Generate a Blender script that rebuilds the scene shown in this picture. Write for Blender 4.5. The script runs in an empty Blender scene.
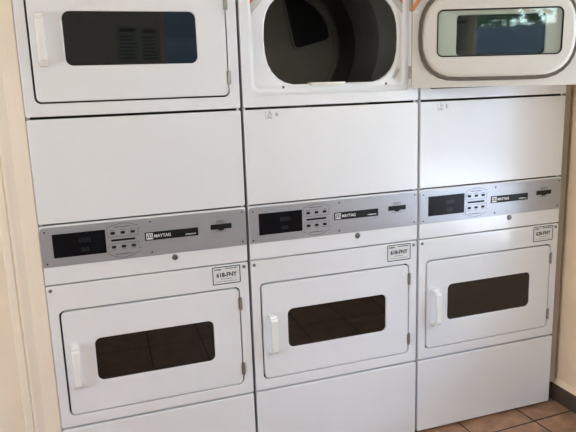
import bpy, math, random
from mathutils import Matrix, Vector
random.seed(4)
SC = bpy.context.scene
COL = SC.collection
PI = math.pi

# ---------------------------------------------------------------- materials
def mat(name, color, rough=.5, metal=0, spec=.5, coat=0, coat_rough=.1, noise=0, nscale=20, bump=0, bscale=60, ior=1.5, stretch=None):
    m = bpy.data.materials.new(name); m.use_nodes = True
    nt = m.node_tree; b = nt.nodes['Principled BSDF']
    b.inputs['Base Color'].default_value = (*color, 1)
    b.inputs['Roughness'].default_value = rough
    b.inputs['Metallic'].default_value = metal
    b.inputs['Specular IOR Level'].default_value = spec
    b.inputs['IOR'].default_value = ior
    b.inputs['Coat Weight'].default_value = coat
    b.inputs['Coat Roughness'].default_value = coat_rough
    if noise or bump:
        tc = nt.nodes.new('ShaderNodeTexCoord')
        mp = nt.nodes.new('ShaderNodeMapping')
        nt.links.new(tc.outputs['Object'], mp.inputs[0])
        if stretch: mp.inputs['Scale'].default_value = stretch
    if noise:
        n = nt.nodes.new('ShaderNodeTexNoise'); n.inputs['Scale'].default_value = nscale
        n.inputs['Detail'].default_value = 5
        nt.links.new(mp.outputs[0], n.inputs['Vector'])
        r = nt.nodes.new('ShaderNodeMapRange')
        r.inputs['From Min'].default_value = .3; r.inputs['From Max'].default_value = .7
        r.inputs['To Min'].default_value = 1-noise; r.inputs['To Max'].default_value = 1+noise
        nt.links.new(n.outputs['Fac'], r.inputs['Value'])
        mx = nt.nodes.new('ShaderNodeVectorMath'); mx.operation = 'SCALE'
        mx.inputs[0].default_value = color
        nt.links.new(r.outputs[0], mx.inputs['Scale'])
        nt.links.new(mx.outputs[0], b.inputs['Base Color'])
    if bump:
        n = nt.nodes.new('ShaderNodeTexNoise'); n.inputs['Scale'].default_value = bscale
        nt.links.new(mp.outputs[0], n.inputs['Vector'])
        bp = nt.nodes.new('ShaderNodeBump'); bp.inputs['Strength'].default_value = bump
        bp.inputs['Distance'].default_value = .002
        nt.links.new(n.outputs['Fac'], bp.inputs['Height'])
        nt.links.new(bp.outputs[0], b.inputs['Normal'])
    return m

M = {}
M['enamel'] = mat('white_enamel', (.80,.80,.80), .26, coat=.8, coat_rough=.08, noise=.015, nscale=5, bump=.05, bscale=130)
M['bezel'] = mat('white_bezel', (.82,.82,.81), .35)
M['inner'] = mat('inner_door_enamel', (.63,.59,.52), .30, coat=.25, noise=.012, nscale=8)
M['silver'] = mat('silver_console', (.42,.43,.46), .36, metal=.55, noise=.03, nscale=30, stretch=(1,8,8))
M['black'] = mat('black_plastic', (.010,.010,.011), .4, spec=.25)
M['display'] = mat('display_window', (.006,.006,.008), .25, spec=.12)
M['ink'] = mat('printed_ink', (.03,.03,.035), .6)
M['faint'] = mat('residue_grey', (.28,.28,.28), .8)
M['fade'] = mat('unlit_segment', (.014,.016,.018), .4)
M['white'] = mat('white_print', (.75,.75,.75), .5)
M['plastic'] = mat('white_handle_plastic', (.84,.83,.80), .25, coat=.4)
M['bglass'] = mat('dark_tinted_glass', (.003,.0035,.003), .02, ior=1.58, spec=.5)
M['chrome'] = mat('worn_steel', (.22,.215,.20), .35, metal=1)
M['hinge'] = mat('hinge_steel', (.36,.345,.31), .4, metal=1, noise=.15, nscale=60)
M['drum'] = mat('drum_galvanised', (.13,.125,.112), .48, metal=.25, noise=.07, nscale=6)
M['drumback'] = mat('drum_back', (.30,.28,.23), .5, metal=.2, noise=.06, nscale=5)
M['rim'] = mat('vent_rim_steel', (.30,.29,.26), .5, metal=.2)
M['grille'] = mat('drum_grille', (.008,.008,.008), .6)
M['gasket'] = mat('brown_gasket', (.19,.16,.13), .7)
M['orange'] = mat('orange_label', (.62,.20,.06), .5)
M['paper'] = mat('label_paper', (.72,.71,.69), .45)
M['cream'] = mat('cream_lint_trim', (.80,.77,.66), .4)
M['wall_l'] = mat('beige_wall_paint', (.86,.75,.61), .7, noise=.03, nscale=9, bump=.25, bscale=90)
M['wall_f'] = mat('grey_wall_paint', (.46,.47,.44), .7, noise=.03, nscale=9)
M['trimp'] = mat('cream_trim_paint', (.86,.76,.62), .45, noise=.015, nscale=14, stretch=(6,6,.5), bump=.05, bscale=50)
M['wall_r'] = mat('tan_wall_paint', (.95,.74,.51), .75, noise=.05, nscale=7, bump=.3, bscale=70)
M['inside'] = mat('bare_dark_sheet_metal', (.03,.03,.03), .7)
M['greywall'] = mat('blue_grey_masonry', (.36,.40,.44), .8, noise=.06, nscale=3)
M['gapstrip'] = mat('grey_brown_gap_strip', (.34,.29,.22), .7, noise=.05)
M['base'] = mat('brown_baseboard', (.085,.06,.045), .5, noise=.25, nscale=14)
M['ceil'] = mat('ceiling_paint', (.78,.74,.68), .8)
M['concrete'] = mat('concrete_outside', (.68,.67,.65), .85, noise=.06, nscale=2)
M['dark'] = mat('dark_siding', (.05,.065,.075), .6, noise=.1, nscale=3)
M['leaf'] = mat('leaf_green', (.10,.17,.06), .6, noise=.4, nscale=6)
M['bark'] = mat('bark', (.10,.07,.05), .9, noise=.3, nscale=20)
M['frame'] = mat('window_frame_paint', (.55,.5,.43), .5)
M['noticeink'] = mat('notice_print', (.05,.06,.07), .6)
M['notice'] = mat('notice_paper', (.30,.40,.40), .6)
def emis(name, c, s):
    m = bpy.data.materials.new(name); m.use_nodes = True
    b = m.node_tree.nodes['Principled BSDF']
    b.inputs['Base Color'].default_value = (*c,1)
    b.inputs['Emission Color'].default_value = (*c,1); b.inputs['Emission Strength'].default_value = s
    return m
def clear_glass(name, tint, refl=1.0):
    m = bpy.data.materials.new(name); m.use_nodes = True; nt = m.node_tree
    nt.nodes.clear()
    o = nt.nodes.new('ShaderNodeOutputMaterial'); t = nt.nodes.new('ShaderNodeBsdfTransparent')
    g = nt.nodes.new('ShaderNodeBsdfGlossy'); g.inputs['Roughness'].default_value = .03
    t.inputs[0].default_value = (*tint,1)
    ge = nt.nodes.new('ShaderNodeNewGeometry'); dt = nt.nodes.new('ShaderNodeVectorMath'); dt.operation = 'DOT_PRODUCT'
    nt.links.new(ge.outputs['Normal'], dt.inputs[0]); nt.links.new(ge.outputs['Incoming'], dt.inputs[1])
    def mth(op, a, b=None):
        n = nt.nodes.new('ShaderNodeMath'); n.operation = op
        for i, v in enumerate((a, b)):
            if v is None: continue
            if isinstance(v, (int, float)): n.inputs[i].default_value = v
            else: nt.links.new(v, n.inputs[i])
        return n.outputs[0]
    fac = mth('ADD', mth('MULTIPLY', mth('POWER', mth('SUBTRACT', 1.0, mth('ABSOLUTE', dt.outputs['Value'])), 5.0), .95), .045)
    mx = nt.nodes.new('ShaderNodeMixShader')
    nt.links.new(fac, mx.inputs[0]); nt.links.new(t.outputs[0], mx.inputs[1]); nt.links.new(g.outputs[0], mx.inputs[2])
    nt.links.new(mx.outputs[0], o.inputs[0]); return m
M['clear'] = clear_glass('clear_inner_pane', (.93,.965,.94))
M['pane'] = clear_glass('window_pane', (.93,.95,.95))

def tile_mat():
    m = bpy.data.materials.new('floor_tiles'); m.use_nodes = True; nt = m.node_tree; L = nt.links
    b = nt.nodes['Principled BSDF']
    geo = nt.nodes.new('ShaderNodeNewGeometry')
    mp = nt.nodes.new('ShaderNodeMapping'); mp.vector_type = 'TEXTURE'
    mp.inputs['Location'].default_value = (TILE_X, TILE_Y, 0)
    mp.inputs['Rotation'].default_value = (0,0,TILE_R)
    L.new(geo.outputs['Position'], mp.inputs[0])
    br = nt.nodes.new('ShaderNodeTexBrick')
    br.offset = 0; br.squash = 1
    br.inputs['Scale'].default_value = 1
    br.inputs['Brick Width'].default_value = .301; br.inputs['Row Height'].default_value = .304
    br.inputs['Mortar Size'].default_value = .0042; br.inputs['Mortar Smooth'].default_value = .2
    br.inputs['Bias'].default_value = 0
    br.inputs['Color1'].default_value = (.39,.23,.14,1); br.inputs['Color2'].default_value = (.45,.27,.165,1)
    br.inputs['Mortar'].default_value = (.035,.024,.018,1)
    L.new(mp.outputs[0], br.inputs['Vector'])
    n = nt.nodes.new('ShaderNodeTexNoise'); n.inputs['Scale'].default_value = 14; n.inputs['Detail'].default_value = 7
    n.inputs['Roughness'].default_value = .65
    L.new(mp.outputs[0], n.inputs['Vector'])
    r = nt.nodes.new('ShaderNodeMapRange'); r.inputs['From Min'].default_value=.3; r.inputs['From Max'].default_value=.7
    r.inputs['To Min'].default_value=.62; r.inputs['To Max'].default_value=1.35
    L.new(n.outputs['Fac'], r.inputs['Value'])
    s = nt.nodes.new('ShaderNodeVectorMath'); s.operation='SCALE'
    L.new(br.outputs['Color'], s.inputs[0]); L.new(r.outputs[0], s.inputs['Scale'])
    L.new(s.outputs[0], b.inputs['Base Color'])
    b.inputs['Roughness'].default_value = .42
    bp = nt.nodes.new('ShaderNodeBump'); bp.inputs['Strength'].default_value=.5; bp.inputs['Distance'].default_value=.003
    bp.invert = True
    L.new(br.outputs['Fac'], bp.inputs['Height']); L.new(bp.outputs[0], b.inputs['Normal'])
    return m
TILE_X, TILE_Y, TILE_R = 1.893, -.097, math.radians(2.5)
M['tile'] = tile_mat()

# ---------------------------------------------------------------- mesh helpers
class MB:
    def __init__(s): s.v=[]; s.f=[]
    def ring(s, pts):
        a=len(s.v); s.v += [tuple(p) for p in pts]; return list(range(a,len(s.v)))
    def loft(s, rings, cap0=False, cap1=False, closed=True):
        R=[s.ring(r) for r in rings]; n=len(R[0])
        for A,B in zip(R,R[1:]):
            for i in range(n if closed else n-1):
                j=(i+1)%n; s.f.append((A[i],A[j],B[j],B[i]))
        if cap0: s.f.append(tuple(R[0][::-1]))
        if cap1: s.f.append(tuple(R[-1]))
        return s
    def box(s, x0,x1,y0,y1,z0,z1):
        a=len(s.v)
        s.v += [(x,y,z) for z in (z0,z1) for y in (y0,y1) for x in (x0,x1)]
        for f in ((0,2,3,1),(4,5,7,6),(0,1,5,4),(2,6,7,3),(0,4,6,2),(1,3,7,5)):
            s.f.append(tuple(a+i for i in f))
        return s
    def seg(s, x0,z0,x1,z1,w,y0,y1):
        d=Vector((x1-x0,z1-z0)); d.normalize(); n=Vector((-d.y,d.x))*w/2
        c=[(x0+n.x,z0+n.y),(x0-n.x,z0-n.y),(x1-n.x,z1-n.y),(x1+n.x,z1+n.y)]
        s.loft([[(x,y0,z) for x,z in c],[(x,y1,z) for x,z in c]],True,True); return s
    def cyl(s, p0,p1,r0,r1=None,n=16):
        r1=r0 if r1 is None else r1
        p0=Vector(p0);p1=Vector(p1);d=(p1-p0).normalized()
        a=d.orthogonal().normalized();b=d.cross(a)
        s.loft([[p+(a*math.cos(t)+b*math.sin(t))*r for t in [2*PI*k/n for k in range(n)]] for p,r in ((p0,r0),(p1,r1))],True,True); return s
    def add_mesh(s, me, mtx):
        a=len(s.v); s.v += [tuple(mtx@v.co) for v in me.vertices]
        s.f += [tuple(a+i for i in p.vertices) for p in me.polygons]; return s
    def mesh(s, name, m, smooth=False):
        me=bpy.data.meshes.new(name); me.from_pydata(s.v,[],s.f); me.update()
        import bmesh
        bm=bmesh.new(); bm.from_mesh(me); bmesh.ops.remove_doubles(bm,verts=bm.verts,dist=1e-6)
        bmesh.ops.recalc_face_normals(bm,faces=bm.faces); bm.to_mesh(me); bm.free()
        me.materials.append(m)
        if smooth:
            me.set_sharp_from_angle(angle=math.radians(35))
            for p in me.polygons: p.use_smooth = abs(p.normal.y) < .9995
        return me

def rr(x0,x1,z0,z1,rx,rz=None,n=2.0,seg=7):
    rz = rx if rz is None else rz
    rx=max(rx,1e-4); rz=max(rz,1e-4)
    P=[]
    for cx,cz,a0 in ((x1-rx,z1-rz,0),(x0+rx,z1-rz,1),(x0+rx,z0+rz,2),(x1-rx,z0+rz,3)):
        for k in range(seg+1):
            t=(a0+k/seg)*PI/2; c,s_=math.cos(t),math.sin(t)
            P.append((cx+rx*math.copysign(abs(c)**(2/n),c), cz+rz*math.copysign(abs(s_)**(2/n),s_)))
    return P
def at(P,y): return [(x,y,z) for x,z in P]
def inset(a,d):   # a=(x0,x1,z0,z1,rx[,rz,n]) shrunk by d
    a=list(a); rx=a[4]; rz=a[5] if len(a)>5 else rx; n=a[6] if len(a)>6 else 2.0
    return rr(a[0]+d,a[1]-d,a[2]+d,a[3]-d,max(rx-d,.0004),max(rz-d,.0004),n)
def plate(mb, a, y0, y1, b, hole=None, hb=None):
    """plate with its front at y0 and a rounded front edge of radius b; hole = same kind of spec"""
    hb = b if hb is None else hb
    rings=[]
    st=4
    outer=[at(inset(a,0),y1)]+[at(inset(a,b*(1-math.cos(k/st*PI/2))),y0+b*(1-math.sin(k/st*PI/2))) for k in range(st+1)]
    if hole:
        inner=[at(inset(hole,-hb*(1-math.cos(k/st*PI/2))),y0+hb*(1-math.sin(k/st*PI/2))) for k in range(st,-1,-1)]+[at(inset(hole,0),y1)]
        rings=outer+inner+[outer[0]]
        mb.loft(rings)
    else:
        mb.loft(outer,True,True)
    return mb

def link(name, me, parent=None, loc=(0,0,0)):
    o=bpy.data.objects.new(name,me); COL.objects.link(o)
    if parent is not None: o.parent=parent
    o.location=loc; return o
def tag(o,label=None,cat=None,group=None,kind=None):
    if label: o['label']=label
    if cat: o['category']=cat
    if group: o['group']=group
    if kind: o['kind']=kind
    return o
def empty(name,loc):
    o=bpy.data.objects.new(name,None); COL.objects.link(o); o.location=loc; o.empty_display_size=.1; return o

def text_mesh(txt,size,x,z,y,m_b=None,bold=0,sx=1,align='LEFT'):
    cu=bpy.data.curves.new('t','FONT'); cu.body=txt; cu.size=size; cu.align_x=align
    cu.extrude=.0003; cu.offset=bold; cu.resolution_u=3
    o=bpy.data.objects.new('t',cu); COL.objects.link(o)
    bpy.context.view_layer.update()
    dg=bpy.context.evaluated_depsgraph_get()
    me=bpy.data.meshes.new_from_object(o.evaluated_get(dg))
    bpy.data.objects.remove(o)
    mtx=Matrix.Translation((x,y,z))@Matrix.Rotation(PI/2,4,'X')@Matrix.Diagonal((sx,1,1,1))
    m_b.add_mesh(me,mtx); bpy.data.meshes.remove(me); return m_b

# ---------------------------------------------------------------- dryer part meshes (local to the dryer: x 0..0.686, front y=0)
P=.686
X0,X1=.0050,.6810
UP=1.0425           # the upper dryer repeats the lower one this much higher
me={}
# open-fronted cabinet shell
mb=MB()
o_=(.0065,.6795,.018,1.878,.006); i_=(.016,.670,.03,1.866,.004)
mb.loft([at(inset(i_,0),.70),at(inset(i_,0),.0185),at(inset(o_,0),.0185),at(inset(o_,0),.72)],True,True)
me['cabinet']=mb.mesh('cabinet',M['enamel'])
me['cabinet'].materials.append(M['inside'])
for p in me['cabinet'].polygons:      # bare dark sheet metal inside the cabinet
    if all(.012<me['cabinet'].vertices[v].co.x<.674 and .025<me['cabinet'].vertices[v].co.z<1.87 for v in p.vertices) and p.center.y<.705: p.material_index=1
def P_(name,z0,z1,hole=None,r=.005,b=.003):
    m_=MB(); plate(m_,(X0,X1,z0,z1,r),0,.018,b,hole,.0018); me[name]=m_.mesh(name,M['enamel'],True)
P_('bottom_panel',.014,.3282)
P_('lower_front',.3352,.8375,(.0357,.6467,.3753,.7505,.019))
P_('console_housing',.8415,1.0365)
P_('middle_panel',1.0418,1.3702)
P_('upper_front',1.3778,1.876,(.0357,.6467,.3745+UP,.7500+UP,.019))
# screws (pan head with a slot)
def screw(m_,x,z,r=.0052,y=0):
    m_.loft([[(x+rr_*math.cos(t),yy,z+rr_*math.sin(t)) for t in [2*PI*k/14 for k in range(14)]] for rr_,yy in ((r,y),(r*.95,y-.0015),(r*.6,y-.0032),(r*.15,y-.0036))],True,True)
m_=MB(); screw(m_,0,0,.0062); me['screw']=m_.mesh('screw',M['chrome'],True)
m_=MB(); screw(m_,0,0,.0028); me['console_screw']=m_.mesh('console_screw',M['black'],True)
# console panel
m_=MB()
def cpan(d):      # top corners rounded, bottom corners nearly square
    top=inset((.0055,.680,.9015,1.0315,.013),d); bot=inset((.0055,.680,.9015,1.0315,.002),d)
    return top[:16]+bot[16:]
m_.loft([at(cpan(0),0),at(cpan(0),-.0022),at(cpan(.0003),-.0028),at(cpan(.0008),-.003)],True,True); me['console_panel']=m_.mesh('console_panel',M['silver'],True)
m_=MB(); plate(m_,(.041,.2045,.930,1.008,.0015),-.0042,-.003,.0004); me['display']=m_.mesh('display',M['display'],True)
m_=MB()
def digit(m_,x,z,w=.009,h=.017,t=.0016):
    for a in ((0,0,w,0),(0,h/2,w,h/2),(0,h,w,h),(0,0,0,h),(w,0,w,h)): m_.seg(x+a[0],z+a[1],x+a[2],z+a[3],t,-.0045,-.0042)
for k in range(3): digit(m_,.122+k*.013,.974,.008,.013)
for k in range(2): digit(m_,.128+k*.013,.944,.008,.011)
me['segments']=m_.mesh('display_digits',M['fade'])
m_=MB()
yA,yB=-.0034,-.0029
hexp=[(.209,1.012),(.232,1.020),(.258,1.0245),(.286,1.021),(.312,1.0115)]
for a,b in zip(hexp,hexp[1:]): m_.seg(*a,*b,.0011,yA,yB)
hexq=[(.207,.925),(.232,.913),(.257,.908),(.284,.9125),(.312,.925)]
for a,b in zip(hexq,hexq[1:]): m_.seg(*a,*b,.0011,yA,yB)
for x in (.211,): m_.seg(x,.925,x,.955,.0009,yA,yB); m_.seg(x,.980,x,1.011,.0009,yA,yB)
for zz in (.980,): m_.seg(.211,zz,.309,zz,.0009,yA,yB)
m_.seg(.211,.9575,.309,.9575,.0009,yA,yB); m_.seg(.309,.980,.309,1.003,.0009,yA,yB); m_.seg(.309,.934,.309,.9575,.0009,yA,yB)
m_.seg(.309,1.003,.318,1.003,.0009,yA,yB); m_.seg(.309,.934,.318,.934,.0009,yA,yB)
random.seed(7)
def scrawl(m_,x0,x1,z,h=.003,y0=yA,y1=yB):      # tiny illegible print
    x=x0
    while x<x1:
        w=random.uniform(.0012,.0028); m_.box(x,min(x+w,x1),y0,y1,z-h/2*random.uniform(.6,1),z+h/2*random.uniform(.6,1)); x+=w+random.uniform(.0006,.0016)
scrawl(m_,.232,.286,1.0125,.0035); scrawl(m_,.232,.286,.9205,.0035)
for x in (.228,.260,.292):
    scrawl(m_,x-.008,x+.008,1.0025,.0018); scrawl(m_,x-.008,x+.008,.9365,.0018)
me['console_print']=m_.mesh('console_print',M['ink'])
m_=MB(); plate(m_,(-.0068,.0068,-.0042,.0042,.001),-.0062,-.003,.0007); me['button']=m_.mesh('button',M['black'],True)
m_=MB(); plate(m_,(.221,.298,.9652,.9720,.001),-.005,-.003,.0006); me['indicator_bar']=m_.mesh('indicator_bar',M['black'],True)
m_=MB(); plate(m_,(.330,.510,.9555,.9835,.001),-.0045,-.003,.0005); me['name_plate']=m_.mesh('name_plate',M['black'],True)
# white square with the looping M mark left out of it (black letter on white) and the name
m_=MB(); m_.box(.3345,.3565,-.0049,-.0045,.9590,.9800); me['emblem_square']=m_.mesh('emblem_square',M['white'])
m_=MB(); text_mesh('COMMERCIAL',.0062,.4655,.9615,-.0048,m_,.0001,.95); me['small_lettering']=m_.mesh('small_lettering',M['white'])
m_=MB()
text_mesh('MAYTAG',.0150,.3605,.9642,-.0048,m_,.0002,.92)
me['name_lettering']=m_.mesh('name_lettering',M['white'])
m_=MB()
for pts in ([(.3375,.9625),(.3385,.974),(.342,.977),(.3455,.972),(.3455,.9645)],[(.3455,.972),(.349,.977),(.3525,.974),(.3538,.9625)],[(.336,.9655),(.345,.968),(.3552,.9655)]):
    for a,b in zip(pts,pts[1:]): m_.seg(*a,*b,.0022,-.0053,-.0049)
me['emblem']=m_.mesh('emblem',M['ink'])
m_=MB(); plate(m_,(.5535,.6275,.9690,.9865,.002),-.0052,-.003,.0006)
m_.loft([at([(.577,.9692),(.603,.9692),(.597,.9640),(.583,.9640)],y) for y in (-.0048,-.003)],True,True)
me['card_slot']=m_.mesh('card_slot',M['black'],True)
m_=MB()
for a in ((.574,.988,.574,.999),(.606,.988,.606,.999),(.574,.999,.606,.999)): m_.seg(*a,.0009,yA,yB)
scrawl(m_,.577,.603,.9955,.0026); scrawl(m_,.577,.603,.991,.0022)
me['slot_print']=m_.mesh('slot_print',M['ink'])
m_=MB()
for a in ((.570,.9625,.577,.9605),(.577,.9605,.603,.9605),(.603,.9605,.610,.9625)): m_.seg(*a,.0009,yA,yB)
me['slot_bracket']=m_.mesh('slot_bracket',M['ink'])
# key lock
m_=MB()
m_.loft([[(r*math.cos(t),y,r*math.sin(t)) for t in [2*PI*k/20 for k in range(20)]] for r,y in ((.0105,0),(.0105,-.002),(.0085,-.0035),(.0080,-.006),(.0060,-.0068),(.0055,-.0058),(.001,-.0058))],True,True)
me['key_lock']=m_.mesh('key_lock',M['chrome'],True)
m_=MB(); m_.box(-.0009,.0009,-.0064,-.0057,-.004,.004); me['keyhole']=m_.mesh('keyhole',M['black'])
# label sticker
TX,TZ=.552,.769
m_=MB(); m_.box(TX,TX+.098,-.0006,0,TZ,TZ+.062); me['sticker']=m_.mesh('sticker',M['paper'])
def tag_print(num):
    m_=MB(); ya,yb=-.0009,-.0006
    for a in ((0,0,.098,0),(0,.062,.098,.062),(0,0,0,.062),(.098,0,.098,.062)): m_.seg(TX+a[0],TZ+a[1],TX+a[2],TZ+a[3],.0031,ya,yb)
    text_mesh(num,.0215,TX+.049,TZ+.0255,-.0009,m_,.0007,.93,'CENTER')
    scrawl(m_,TX+.006,TX+.030,TZ+.053,.007,ya,yb); scrawl(m_,TX+.046,TX+.090,TZ+.055,.005,ya,yb)
    scrawl(m_,TX+.028,TX+.068,TZ+.018,.0025,ya,yb); scrawl(m_,TX+.012,TX+.085,TZ+.009,.0018,ya,yb)
    return m_.mesh('sticker_print',M['ink'])
# door, origin on the hinge line: x relative to .645, z relative to the door's bottom
HX=.645; D0=.3795
dz=lambda z: z-D0
m_=MB()
dw=(.1385-HX,.5445-HX,dz(.4865),dz(.6385),.021)
plate(m_,(.0416-HX,.6425-HX,0,.3655,.016),-.0015,.022,.0030,dw,.0032)
me['door']=m_.mesh('door',M['enamel'],True)
m_=MB(); plate(m_,(.130-HX,.553-HX,dz(.478),dz(.647),.02),.0045,.009,.0005); me['window_glass']=m_.mesh('window_glass',M['bglass'],True)
# pull handle: bar on two feet
hx=.074-HX
def sec(cx,cy,cz,w,d,ax):   # rounded section around a centre line
    out=[]
    for k in range(16):
        t=2*PI*k/16; c,s=math.cos(t),math.sin(t)
        a=math.copysign(abs(c)**.5,c)*w/2; b=math.copysign(abs(s)**.5,s)*d/2
        out.append((cx+a,cy+b*ax[0],cz+b*ax[1]))
    return out
def handle_mesh(name,zt,zb):
    m_=MB()
    path=[(0,zt-.009,(0,1),.027),(-.018,zt-.009,(0,1),.026),(-.031,zt-.0105,(.7,.7),.026),(-.036,zt-.022,(1,0),.0255),(-.0375,(zt+zb)/2,(1,0),.025),(-.036,zb+.022,(1,0),.0255),(-.031,zb+.0105,(.7,-.7),.026),(-.018,zb+.009,(0,-1),.026),(0,zb+.009,(0,-1),.027)]
    m_.loft([sec(hx,y,z,w,(.014 if abs(a[1])==1 else .012),a) for y,z,a,w in path],True,True)
    me[name]=m_.mesh(name,M['plastic'],True)
handle_mesh('handle',dz(.635),dz(.475)); handle_mesh('handle_up',dz(.643),dz(.482))
m_=MB(); dw=(.1375-HX,.5450-HX,dz(.4865),dz(.6470),.022)
plate(m_,(.0416-HX,.6425-HX,0,.3655,.016),-.0015,.022,.0030,dw,.0032); me['door_up']=m_.mesh('door_up',M['enamel'],True)
m_=MB(); plate(m_,(.130-HX,.553-HX,dz(.478),dz(.655),.02),.0045,.009,.0005); me['window_glass_up']=m_.mesh('window_glass_up',M['bglass'],True)
# hinge
m_=MB()
m_.cyl((0,-.0045,-.023),(0,-.0045,-.0085),.0042); m_.cyl((0,-.0045,-.0075),(0,-.0045,.0075),.0044); m_.cyl((0,-.0045,.0085),(0,-.0045,.023),.0042)
m_.cyl((0,-.0045,-.025),(0,-.0045,.025),.002); m_.box(-.0075,.007,-.0022,-.0012,-.021,.021)
me['hinge']=m_.mesh('hinge',M['hinge'],True)
# ---- inner side of the open door
BZ0,BZ1=dz(.4115),dz(.7135)
bul=(.066-HX,.613-HX,BZ0,BZ1,.14,.150,2.5)
opn=(.122-HX,.557-HX,dz(.4890),dz(.6475),.020)
fun=(.170-HX,.486-HX,dz(.4925),dz(.6320),.012)
m_=MB()
R=[at(inset(bul,.004),.022),at(inset(bul,.004),.034),at(inset(bul,.006),.041),at(inset(bul,.011),.0448),at(inset(bul,.018),.046),
   at(inset(opn,-.004),.046),at(inset(opn,-.001),.0452),at(inset(opn,0),.0435),at(inset(opn,.0),.034),at(inset(fun,0),.0225)]
m_.loft(R)
me['inner_panel']=m_.mesh('inner_panel',M['inner'],True)
m_=MB(); g=[at(inset(bul,.004),.022),at(inset(bul,-.0095),.022),at(inset(bul,-.010),.027),at(inset(bul,-.008),.0295),at(inset(bul,-.005),.0285),at(inset(bul,-.003),.026),at(inset(bul,0),.0325),at(inset(bul,.004),.032),at(inset(bul,.004),.022)]
m_.loft(g); me['gasket']=m_.mesh('door_gasket',M['gasket'],True)
m_=MB(); plate(m_,opn,.0395,.0415,.0003); me['inner_glass']=m_.mesh('inner_glass',M['clear'])
m_=MB(); m_.loft([at(inset(opn,.0),.0430),at(inset(opn,-.0022),.0466),at(inset(opn,.0018),.0466),at(inset(opn,.0025),.0430),at(inset(opn,.0),.0430)]); me['glass_seal']=m_.mesh('glass_seal',M['black'],True)
m_=MB(); m_.loft([at(inset(opn,-.006),.0215),at(inset(fun,0),.0215),at(inset(fun,0),.0095),at(inset(opn,-.006),.0095),at(inset(opn,-.006),.0215)]); me['window_surround']=m_.mesh('window_surround',M['bezel'])
m_=MB(); plate(m_,(.0412-HX,.6425-HX,0,.3655,.016),.0215,.0225,.0002,opn,.0002); me['door_back']=m_.mesh('door_back',M['inner'])

# diagonal warning sticker (local, length along x)
def diag(m_white,m_ink,m_or,cx,cz,ang,L,W,y,sgn=-1,orange=True):
    def q(u,v): return (cx+u*math.cos(ang)-v*math.sin(ang), cz+u*math.sin(ang)+v*math.cos(ang))
    def quad(mb,u0,u1,v0,v1,ya,yb):
        c=[q(u0,v0),q(u1,v0),q(u1,v1),q(u0,v1)]; mb.loft([at(c,ya),at(c,yb)],True,True)
    quad(m_white,-L/2,L/2,-W/2,W/2,y,y+sgn*.0006)
    ya,yb=y+sgn*.0006,y+sgn*.001
    if m_ink:
        for v in (-.28,.0,.26): quad(m_ink,-L*.40,L*.36,W*v-.0007,W*v+.0007,ya,yb)
        for v in (-.48,.48): quad(m_ink,-L/2,L/2,W*v-.0005,W*v+.0005,ya,yb)
    if orange: quad(m_or,-L/2,L/2,W*.55,W*1.25,y,yb)

# ---------------------------------------------------------------- assemble a dryer
def make_door(root,z,lower):
    u='' if lower else '_up'
    d=link('door',me['door'+u],root,(HX,0,z))
    link('window_glass',me['window_glass'+u],d)
    h=link('handle',me['handle'+u],d); h['label']='white plastic pull handle'
    for hz in ((.0575,.3085) if lower else (.0575,.2955)):
        k=link('hinge',me['hinge'],d,(.0005,0,hz)); k['label']='small steel hinge'
    return d
def make_dryer(i,num,label,m2=False):
    r=empty('stacked_dryer',(i*P,0,0)); tag(r,label,'clothes dryer','stacked coin laundry dryers')
    link('cabinet',me['cabinet'],r)
    for n in ('bottom_panel','lower_front','middle_panel','upper_front'):
        link({'lower_front':'front_panel','upper_front':'front_panel'}.get(n,n),me[n],r)
    ch=link('console_housing',me['console_housing'],r)
    lk=link('key_lock',me['key_lock'],ch,(.425,0,.887)); 
    cp=link('console_panel',me['console_panel'],r); cp['label']='silver control panel'
    for n in ('console_print','indicator_bar','name_plate','name_lettering','small_lettering','emblem_square','emblem','card_slot','slot_print','slot_bracket'): link(n,me[n],cp)
    dp=link('display',me['display'],cp); dp['label']='black display window'
    link('display_digits',me['segments'],cp)
    for zz in (.993,.946):
        for x in (.228,.260,.292): link('button',me['button'],cp,(x,0,zz))
    for x,z in ((.351,1.019),(.350,.914),(.667,1.021),(.665,.915),(.020,1.017),(.019,.913)): link('console_screw',me['console_screw'],cp,(x,-.003,z))
    s=link('label_sticker',me['sticker'],r); link('lettering',tag_print(num),s)
    for x in (.018,.666): link('screw',me['screw'],r,(x,0,.8225))
    make_door(r,D0,True)
    d=make_door(r,D0+UP,False)
    return r,d
d1,_=make_dryer(0,'618-FNY','white stacked dryer at the left end beside the cream door casing, both doors shut')
d2,open_door=make_dryer(1,'618-FNY','white stacked dryer in the middle, its upper door swung open showing the drum')
d3,_=make_dryer(2,'620-FNY','white stacked dryer at the right end by the tan wall, partly behind the open door')

# middle dryer: opened door, bezel and drum
TH=math.radians(22)
open_door.rotation_euler=(0,-.008,PI-TH)
open_door.rotation_mode='XYZ'
open_door['label']='upper door standing open, inner side facing out'
for n in ('door_back','inner_panel','door_gasket','inner_glass','glass_seal','window_surround'):
    key={'door_gasket':'gasket'}.get(n,n)
    link(n,me[key],open_door)
mw,mi,mo=MB(),MB(),MB()
# the stickers on the inner face of the open door (its hinge side is on the left when open)
diag(mw,mi,mo,.613-HX,dz(.668),-math.radians(54),.062,.020,.0226,1)
st=link('warning_sticker',mw.mesh('warning_sticker',M['paper']),open_door)
link('sticker_print',mi.mesh('sticker_print',M['faint']),open_door); link('sticker_band',mo.mesh('sticker_band',M['orange']),open_door)

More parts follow.
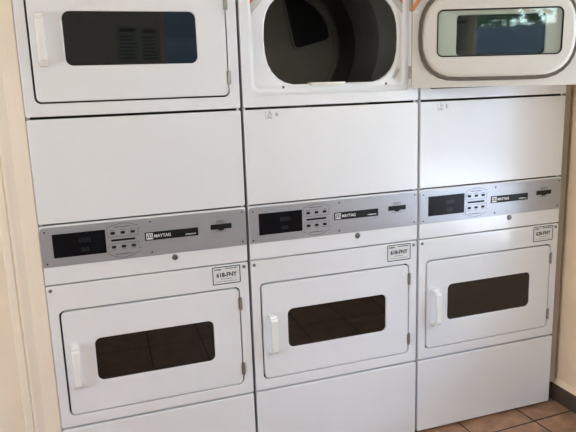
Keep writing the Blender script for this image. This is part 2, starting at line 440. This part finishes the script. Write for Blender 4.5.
mz=UP+.5635   # centre of the drum
hole=(.0965,.6085,mz-.159,mz+.157,.15,.157,2.6)
mb=MB()
R=[at(inset((.020,.664,mz-.205,mz+.205,.02),0),.020),at(inset((.024,.660,mz-.2,mz+.2,.02),0),.0195)]
rec=(.046,.632,mz-.176,mz+.176,.03)
R+= [at(inset(rec,-.006),.0195),at(inset(rec,-.002),.020),at(inset(rec,0),.0215),at(inset(rec,.006),.0265),at(inset(rec,.010),.0275)]
R+= [at(inset(hole,-.007),.0275),at(inset(hole,-.003),.0285),at(inset(hole,-.0008),.031),at(inset(hole,0),.036),at(inset(hole,-.006),.046)]
mb.loft(R)
bz=link('door_frame',mb.mesh('door_frame',M['bezel'],True),d2)
for x in (.160,.560):
    k=link('screw',me['screw'],bz,(x,.0275,mz-.164)); k.scale=(.8,1,.8)
mb=MB()   # lint filter trim at the bottom of the opening
mb.box(.262,.392,.020,.058,mz-.1605,mz-.1510)
lf=link('lint_filter',mb.mesh('lint_filter',M['cream']),d2)
mb=MB(); mb.box(.175,.510,.030,.0615,mz-.1585,mz-.1555); link('filter_frame',mb.mesh('filter_frame',M['bezel']),lf)
mw,mi,mo=MB(),MB(),MB()
for a in ((.068,mz+.112,math.radians(48),.072,.021,True),(.615,mz+.112,-math.radians(48),.072,.021,True),(.600,mz-.128,math.radians(58),.048,.013,False)):
    mw,mi,mo=MB(),MB(),MB()
    diag(mw,mi,mo,a[0],a[1],a[2],a[3],a[4],.0271,orange=a[5])
    link('warning_sticker',mw.mesh('warning_sticker',M['paper']),bz)
    link('sticker_print',mi.mesh('sticker_print',M['faint']),bz)
    if a[5]: link('sticker_band',mo.mesh('sticker_band',M['orange']),bz)
# drum
cx,cz=.343,mz
def circ(r,y,n=64): return [(cx+r*math.cos(2*PI*k/n),y,cz+r*math.sin(2*PI*k/n)) for k in range(n)]
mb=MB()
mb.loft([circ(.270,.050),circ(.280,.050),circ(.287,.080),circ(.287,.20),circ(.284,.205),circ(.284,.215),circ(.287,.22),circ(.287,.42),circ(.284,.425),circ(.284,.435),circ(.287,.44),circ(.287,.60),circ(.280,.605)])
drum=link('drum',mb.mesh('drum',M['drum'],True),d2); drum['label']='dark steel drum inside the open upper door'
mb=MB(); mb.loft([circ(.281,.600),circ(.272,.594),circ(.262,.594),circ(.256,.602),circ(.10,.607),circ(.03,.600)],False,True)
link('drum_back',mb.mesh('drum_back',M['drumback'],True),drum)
# grille: quarter-ring shape with a raised rim
GP=[(.030,.205),(.070,.012),(.079,.001),(.092,.001),(.222,.034),(.234,.044),(.236,.058),(.228,.092),(.206,.132),(.172,.170),(.130,.200),(.085,.220),(.048,.226),(.032,.218)]
def qarc(s,yy):
    pts=[]
    pts=GP
    gx=sum(p[0] for p in pts)/len(pts); gz=sum(p[1] for p in pts)/len(pts)
    return [(cx+.0+gx+(x-gx)*s,yy,cz+.0+gz+(z-gz)*s) for x,z in pts]
GD=(0,0,0)
mb=MB(); mb.loft([qarc(1.08,.604),qarc(1.06,.597),qarc(1.0,.597),qarc(.97,.603)])
gr=link('vent_rim',mb.mesh('vent_rim',M['rim'],True),drum,GD)
mb=MB(); mb.loft([qarc(.99,.6035),qarc(.99,.5995)],True,True)
link('vent_screen',mb.mesh('vent_screen',M['grille']),drum,GD)
# lifting vanes
for a in (62,182,302):
    mb=MB(); t=math.radians(a)
    def vp(w,h,y):
        r=.287-h; n=(-math.sin(t),math.cos(t))
        return (cx+r*math.cos(t)+w*n[0],y,cz+r*math.sin(t)+w*n[1])
    prof=[(-.032,-.001),(-.02,.02),(-.009,.05),(0,.056),(.009,.05),(.02,.02),(.032,-.001)]
    mb.loft([[vp(w*.6,h*.2,.10) for w,h in prof],[vp(w,h,.16) for w,h in prof],[vp(w,h,.55) for w,h in prof],[vp(w*.8,h*.6,.59) for w,h in prof]],True,True)
    link('lifting_vane',mb.mesh('lifting_vane',M['drum'],True),drum)
# torn sticker residue on the middle panels of dryers 2 and 3
def residue(root,x,z,s):
    m_=MB(); random.seed(s)
    for k in range(9):
        a=x+random.uniform(0,.018); b=z+random.uniform(-.010,.009); t=random.uniform(0,PI)
        l=random.uniform(.003,.008); m_.seg(a-l*math.cos(t),b-l*math.sin(t),a+l*math.cos(t),b+l*math.sin(t),.0012,-.0004,0)
    for k in range(7):
        a=x+.034+random.uniform(-.004,.004); b=z+.002+random.uniform(-.006,.006)
        m_.seg(a-.003,b+.003,a+.003,b-.002,.0015,-.0004,0)
    for a in ((x-.006,z-.011,x-.006,z+.012),(x-.006,z-.011,x+.02,z-.0115)): m_.seg(*a,.0008,-.0004,0)
    o=link('sticker_residue',m_.mesh('sticker_residue',M['faint']),root); o['label']='torn grey sticker residue'
residue(d2,.088,1.350,3); residue(d3,.085,1.348,5)

# ---------------------------------------------------------------- the room
def struct(name,mb,m,smooth=False):
    o=link(name,mb.mesh(name,m,smooth)); o['kind']='structure'; return o
RX=2.116; XL=-2.7; YF=-3.6; ZC=2.55; YB=.76
struct('floor',MB().box(XL-.1,RX+.12,YF-.1,YB+.1,-.05,0),M['tile'])
struct('ceiling',MB().box(XL-.1,RX+.12,YF-.1,YB+.1,ZC,ZC+.1),M['ceil'])
struct('wall_back',MB().box(XL-.1,RX+.12,YB,YB+.1,0,ZC),M['wall_l'])
mb=MB(); mb.box(XL,-.0,.020,.12,0,ZC); mb.box(-.09,-.0,.12,YB,0,ZC)
struct('wall_left',mb,M['wall_l'])
mb=MB(); mb.box(-.004,RX,.03,.13,1.90,ZC); struct('wall_above_dryers',mb,M['wall_l'])
DY0,DY1,DZ,DS=-.33,-1.58,2.08,.56     # window in the right wall
mb=MB(); mb.box(RX,RX+.12,DY0,YB,0,ZC); mb.box(RX,RX+.12,YF,DY1,0,ZC); mb.box(RX,RX+.12,DY1,DY0,DZ,ZC); mb.box(RX,RX+.12,DY1,DY0,0,DS)
struct('wall_right',mb,M['wall_r'])
VY0,VY1,VZ0,VZ1=-3.0,-1.75,.70,2.15
mb=MB(); mb.box(XL-.1,XL,YF,VY0,0,ZC); mb.box(XL-.1,XL,VY1,.12,0,ZC); mb.box(XL-.1,XL,VY0,VY1,0,VZ0); mb.box(XL-.1,XL,VY0,VY1,VZ1,ZC)
struct('wall_far_left',mb,M['wall_l'])
WX0,WX1,WZ0,WZ1=.98,2.02,.95,2.22
mb=MB(); mb.box(XL,WX0,YF-.1,YF,0,ZC); mb.box(WX1,RX,YF-.1,YF,0,ZC); mb.box(WX0,WX1,YF-.1,YF,0,WZ0); mb.box(WX0,WX1,YF-.1,YF,WZ1,ZC)
struct('wall_front',mb,M['wall_f'])
mb=MB()
for b in ((VY0-.03,VY0+.02,VZ0-.03,VZ1+.03),(VY1-.02,VY1+.03,VZ0-.03,VZ1+.03),(VY0,VY1,VZ0-.03,VZ0+.02),(VY0,VY1,VZ1-.02,VZ1+.03)):
    mb.box(XL-.06,XL+.015,b[0],b[1],b[2],b[3])
w=struct('added_window_left',mb,M['frame'])  # unseen window added to bring more daylight in from the left
link('window_pane',MB().box(XL-.045,XL-.039,VY0+.02,VY1-.02,VZ0+.02,VZ1-.02).mesh('window_pane',M['pane']),w)
mb=MB()
for b in ((WX0-.03,WX0+.02,WZ0-.03,WZ1+.03),(WX1-.02,WX1+.03,WZ0-.03,WZ1+.03),(WX0,WX1,WZ0-.03,WZ0+.02),(WX0,WX1,WZ1-.02,WZ1+.03)):
    mb.box(b[0],b[1],YF-.06,YF+.015,b[2],b[3])
w=struct('window_1',mb,M['frame'])
o=link('window_pane',MB().box(WX0+.02,WX1-.02,YF-.045,YF-.039,WZ0+.02,WZ1-.02).mesh('window_pane',M['pane']),w)
mb=MB()
for b in ((DY0-.0,DY0-.045,DS,DZ),(DY1+.045,DY1,DS,DZ),(DY1,DY0,DZ-.045,DZ),(DY1,DY0,DS,DS+.045)):
    mb.box(RX-.015,RX+.135,min(b[0],b[1]),max(b[0],b[1]),b[2],b[3])
w=struct('window_2',mb,M['frame'])
link('window_pane',MB().box(RX+.05,RX+.056,DY1+.045,DY0-.045,DS+.045,DZ-.045).mesh('window_pane',M['pane']),w)
# left casing: moulded profile run up beside the dryer
prof=[(.0038,.030),(.0038,.005),(.001,.003),(-.040,.003),(-.045,.0035),(-.048,.0028),(-.058,-.0005),(-.068,-.0045),(-.0705,-.0052),(-.0745,-.0052),(-.0765,-.0035),(-.0778,.0002),(-.0800,.0006),(-.0818,-.0028),(-.0850,-.0040),(-.0990,-.0050),(-.1025,-.0040),(-.1045,-.001),(-.1065,.006),(-.1068,.024)]
mb=MB(); mb.loft([[(x,y,z) for x,y in prof] for z in (0,2.15)],True,True)
struct('trim_1',mb,M['trimp'],False)
# right baseboard with a sloping top edge
prof=[(RX,0),(RX-.019,0),(RX-.019,.076),(RX-.016,.080),(RX,.080)]
mb=MB(); mb.loft([[(x,y,z) for x,z in prof] for y in (DY0-.9,YB)],True,True)
struct('baseboard_right',mb,M['base'])
mb=MB(); prof=[(RX,.080),(RX-.0165,.080),(RX-.014,.084),(RX,.100)]
mb.loft([[(x,y,z) for x,z in prof] for y in (DY0-.9,YB)],True,True)
struct('trim_2',mb,M['wall_r'])
mb=MB(); mb.box(2.062,2.0885,.012,.05,.10,2.2); struct('gap_strip',mb,M['gapstrip'])  # upright grey-brown strip between the last dryer and the right wall

# notices seen reflected in the upper left window
for k,(x0,x1,z0,z1) in enumerate(((.595,.77,1.68,1.98),(.79,.94,1.69,1.97))):
    mb=MB(); mb.box(x0,x1,YF,YF+.004,z0,z1)
    n=link('wall_notice',mb.mesh('wall_notice',M['notice']))
    tag(n,('wider' if k==0 else 'narrower')+' printed notice on the wall, reflected in the upper left dryer window','notice','printed notices on the wall')
    mb=MB(); random.seed(k+2)
    mb.box(x0+.02,x1-.02,YF+.004,YF+.005,z1-.05,z1-.02); link('notice_heading',mb.mesh('notice_heading',M['noticeink']),n); mb=MB()
    for j in range(7): mb.box(x0+.015,x1-random.uniform(.015,.05),YF+.004,YF+.005,z1-.09-j*.03,z1-.08-j*.03)
    link('notice_print',mb.mesh('notice_print',M['noticeink']),n)

# ceiling lights
lamp_m=emis('warm_diffuser',(1,.86,.70),2.5)
for k,(x,y) in enumerate(((-1.2,-2.3),(.9,-2.5))):
    t=empty('ceiling_light',(x,y,ZC-.001)); tag(t,'round warm ceiling light '+('toward the left wall' if k==0 else 'near the window wall'),'ceiling light','round ceiling lights')
    mb=MB(); c=lambda r,z,n=32:[(r*math.cos(2*PI*q/n),r*math.sin(2*PI*q/n),z) for q in range(n)]
    mb.loft([c(.19,0),c(.19,-.03),c(.17,-.035),c(.165,-.02)],True,False); link('base',mb.mesh('base',M['frame'],True),t)
    mb=MB(); mb.loft([c(.165,-.02),c(.155,-.05),c(.11,-.075),c(.05,-.088)],False,True); link('diffuser',mb.mesh('diffuser',lamp_m,True),t)
    L=bpy.data.lights.new('ceiling_lamp','AREA'); L.shape='DISK'; L.size=.35; L.energy=(13,9)[k]; L.color=(1,.87,.73)
    lo=bpy.data.objects.new('ceiling_lamp',L); COL.objects.link(lo); lo.location=(x,y,ZC-.10)
# wall lamp on the far left wall
t=empty('wall_lamp',(XL,-1.35,1.30)); tag(t,'warm shaded wall lamp on the left wall of the room','wall lamp')
mb=MB(); mb.cyl((0,0,0),(.02,0,0),.06,n=24); mb.cyl((.02,0,0),(.10,0,.0),.008); link('bracket',mb.mesh('bracket',M['chrome'],True),t)
mb=MB(); mb.loft([[(.14+r*math.cos(2*PI*q/24),r*math.sin(2*PI*q/24),z) for q in range(24)] for r,z in ((.085,-.10),(.06,.10))],True,True); link('lamp_shade',mb.mesh('lamp_shade',emis('lamp_shade_glow',(1,.78,.52),4),True),t)
L=bpy.data.lights.new('wall_bulb','AREA'); L.shape='RECTANGLE'; L.size=.2; L.size_y=.22; L.energy=18; L.color=(1,.88,.78)
lo=bpy.data.objects.new('wall_bulb',L); COL.objects.link(lo); lo.location=(XL+.26,-1.35,1.30); lo.rotation_euler=Vector((1,.5,0)).to_track_quat('-Z','Y').to_euler()

# ---------------------------------------------------------------- outside
g=link('ground',MB().box(RX+.12,40,-30,20,-.08,-.02).mesh('ground',M['concrete'])); g['kind']='structure'
g2=link('ground_front',MB().box(-30,RX+.12,-30,YF-.1,-.08,-.02).mesh('ground_front',M['concrete'])); g2['kind']='structure'
g3=link('ground_left',MB().box(-30,XL-.1,YF-.1,20,-.08,-.02).mesh('ground_left',M['concrete'])); g3['kind']='structure'
aw=link('sun_blocking_overhang',MB().box(RX+.12,RX+1.6,YF-.1,YB+.1,2.30,2.42).mesh('sun_blocking_overhang',M['frame'])); aw['kind']='structure'  # unseen overhang added so direct sun stays out of the right window
mb=MB(); mb.box(-.8,4.6,-8.1,-8.0,-.02,2.2); 
for k in range(11): mb.box(-.8,4.6,-8.0,-7.985,.02+k*.2,.17+k*.2)
f=link('board_fence',mb.mesh('board_fence',M['dark'])); tag(f,'dark blue-grey board fence outside the window','fence')
mb=MB(); mb.box(1.45,7.0,-10.6,-8.4,-.02,4.6)  # dark shed shape added outside to keep sky out of the left dryer's reflection
for k in range(22): mb.box(1.45,7.0,-8.4,-8.385,.02+k*.2,.18+k*.2)
sh=link('wall',mb.mesh('wall',M['dark'])); hs=empty('sky_blocking_shed',(0,0,0)); sh.parent=hs
mb=MB(); mb.loft([[(1.25,-8.2,4.6),(1.25,-10.8,4.6),(1.25,-9.5,5.5)],[(7.2,-8.2,4.6),(7.2,-10.8,4.6),(7.2,-9.5,5.5)]],True,True)
link('roof',mb.mesh('roof',M['base']),hs); tag(hs,'tall dark boarded shed added behind the fence to block reflected sky','shed')
def tree(x,y,h,r,seed,label):
    random.seed(seed)
    t=empty('leafy_tree',(x,y,-.02)); tag(t,label,'tree','trees outside')
    mb=MB(); mb.cyl((0,0,0),(0,0,h),.13,.07,10); link('trunk',mb.mesh('trunk',M['bark'],True),t)
    mb=MB()
    for k in range(1500):
        u=Vector((random.gauss(0,1),random.gauss(0,1),random.gauss(0,1))).normalized()*r*random.uniform(.35,1)
        c=Vector((0,0,h))+Vector((u.x,u.y,u.z*.75))
        a=Vector((random.gauss(0,1),random.gauss(0,1),random.gauss(0,1))).normalized()*.11; b=a.orthogonal().normalized()*.05
        i=len(mb.v); mb.v+=[tuple(c+a),tuple(c+b),tuple(c-a),tuple(c-b)]; mb.f.append((i,i+1,i+2,i+3))
    link('foliage',mb.mesh('foliage',M['leaf']),t)
tree(.1,-9.8,2.9,1.3,1,'leafy green tree standing behind the dark board fence')
tree(10.5,-1.6,3.6,2.6,2,'leafy green tree across the pavement from the side doorway')
tree(10.8,-6.5,3.6,2.7,3,'leafy green tree farther along the pavement from the doorway')
mb=MB(); mb.box(7.6,7.9,-16,8,-.02,2.1); 
hw=link('garden_wall',mb.mesh('garden_wall',M['greywall'])); tag(hw,'long blue-grey wall across the pavement outside','wall')

W=bpy.data.worlds.new('sky'); SC.world=W; W.use_nodes=True; nt=W.node_tree
bg=nt.nodes['Background']; sk=nt.nodes.new('ShaderNodeTexSky'); sk.sky_type='NISHITA'; sk.sun_disc=False
sk.sun_elevation=math.radians(55); sk.sun_rotation=math.radians(90)
nt.links.new(sk.outputs[0],bg.inputs[0]); bg.inputs[1].default_value=2.75
S=bpy.data.lights.new('sun','SUN'); S.energy=23; S.angle=math.radians(.6); S.color=(1,.98,.95)
so=bpy.data.objects.new('sun',S); COL.objects.link(so); so.location=(12,-4,12)
so.rotation_euler=Vector((-.52,.12,-.85)).to_track_quat('-Z','Y').to_euler()
def portal(x,y,z,sx,sy,d):
    L=bpy.data.lights.new('portal','AREA'); L.shape='RECTANGLE'; L.size=sx; L.size_y=sy; L.cycles.is_portal=True
    o=bpy.data.objects.new('portal',L); COL.objects.link(o); o.location=(x,y,z); o.rotation_euler=Vector(d).to_track_quat('-Z','Z').to_euler()
portal(RX+.13,(DY0+DY1)/2,(DS+DZ)/2,abs(DY1-DY0),DZ-DS,(-1,0,0))
portal(XL-.11,(VY0+VY1)/2,(VZ0+VZ1)/2,VY1-VY0,VZ1-VZ0,(1,0,0))
portal((WX0+WX1)/2,YF-.11,(WZ0+WZ1)/2,WX1-WX0,WZ1-WZ0,(0,1,0))

# ---------------------------------------------------------------- camera
loc=Vector((.12208,-2.08939,1.45263)); yaw,pit,rol=.3300,-.20686,-.03325; foc=628.77
f=Vector((math.sin(yaw)*math.cos(pit),math.cos(yaw)*math.cos(pit),math.sin(pit)))
rt=Vector((math.cos(yaw),-math.sin(yaw),0)); up=rt.cross(f)
r2=rt*math.cos(rol)+up*math.sin(rol); u2=-rt*math.sin(rol)+up*math.cos(rol)
cam=bpy.data.cameras.new('camera'); co=bpy.data.objects.new('camera',cam); COL.objects.link(co)
mt=Matrix((r2,u2,-f)).transposed().to_4x4(); mt.translation=loc; co.matrix_world=mt
cam.sensor_width=36; cam.lens=foc/576*36; cam.clip_start=.02
SC.camera=co
SC.view_settings.view_transform='Standard'; SC.view_settings.look='None'; SC.view_settings.gamma=1
SC.view_settings.use_curve_mapping=False; SC.view_settings.exposure=-0.19
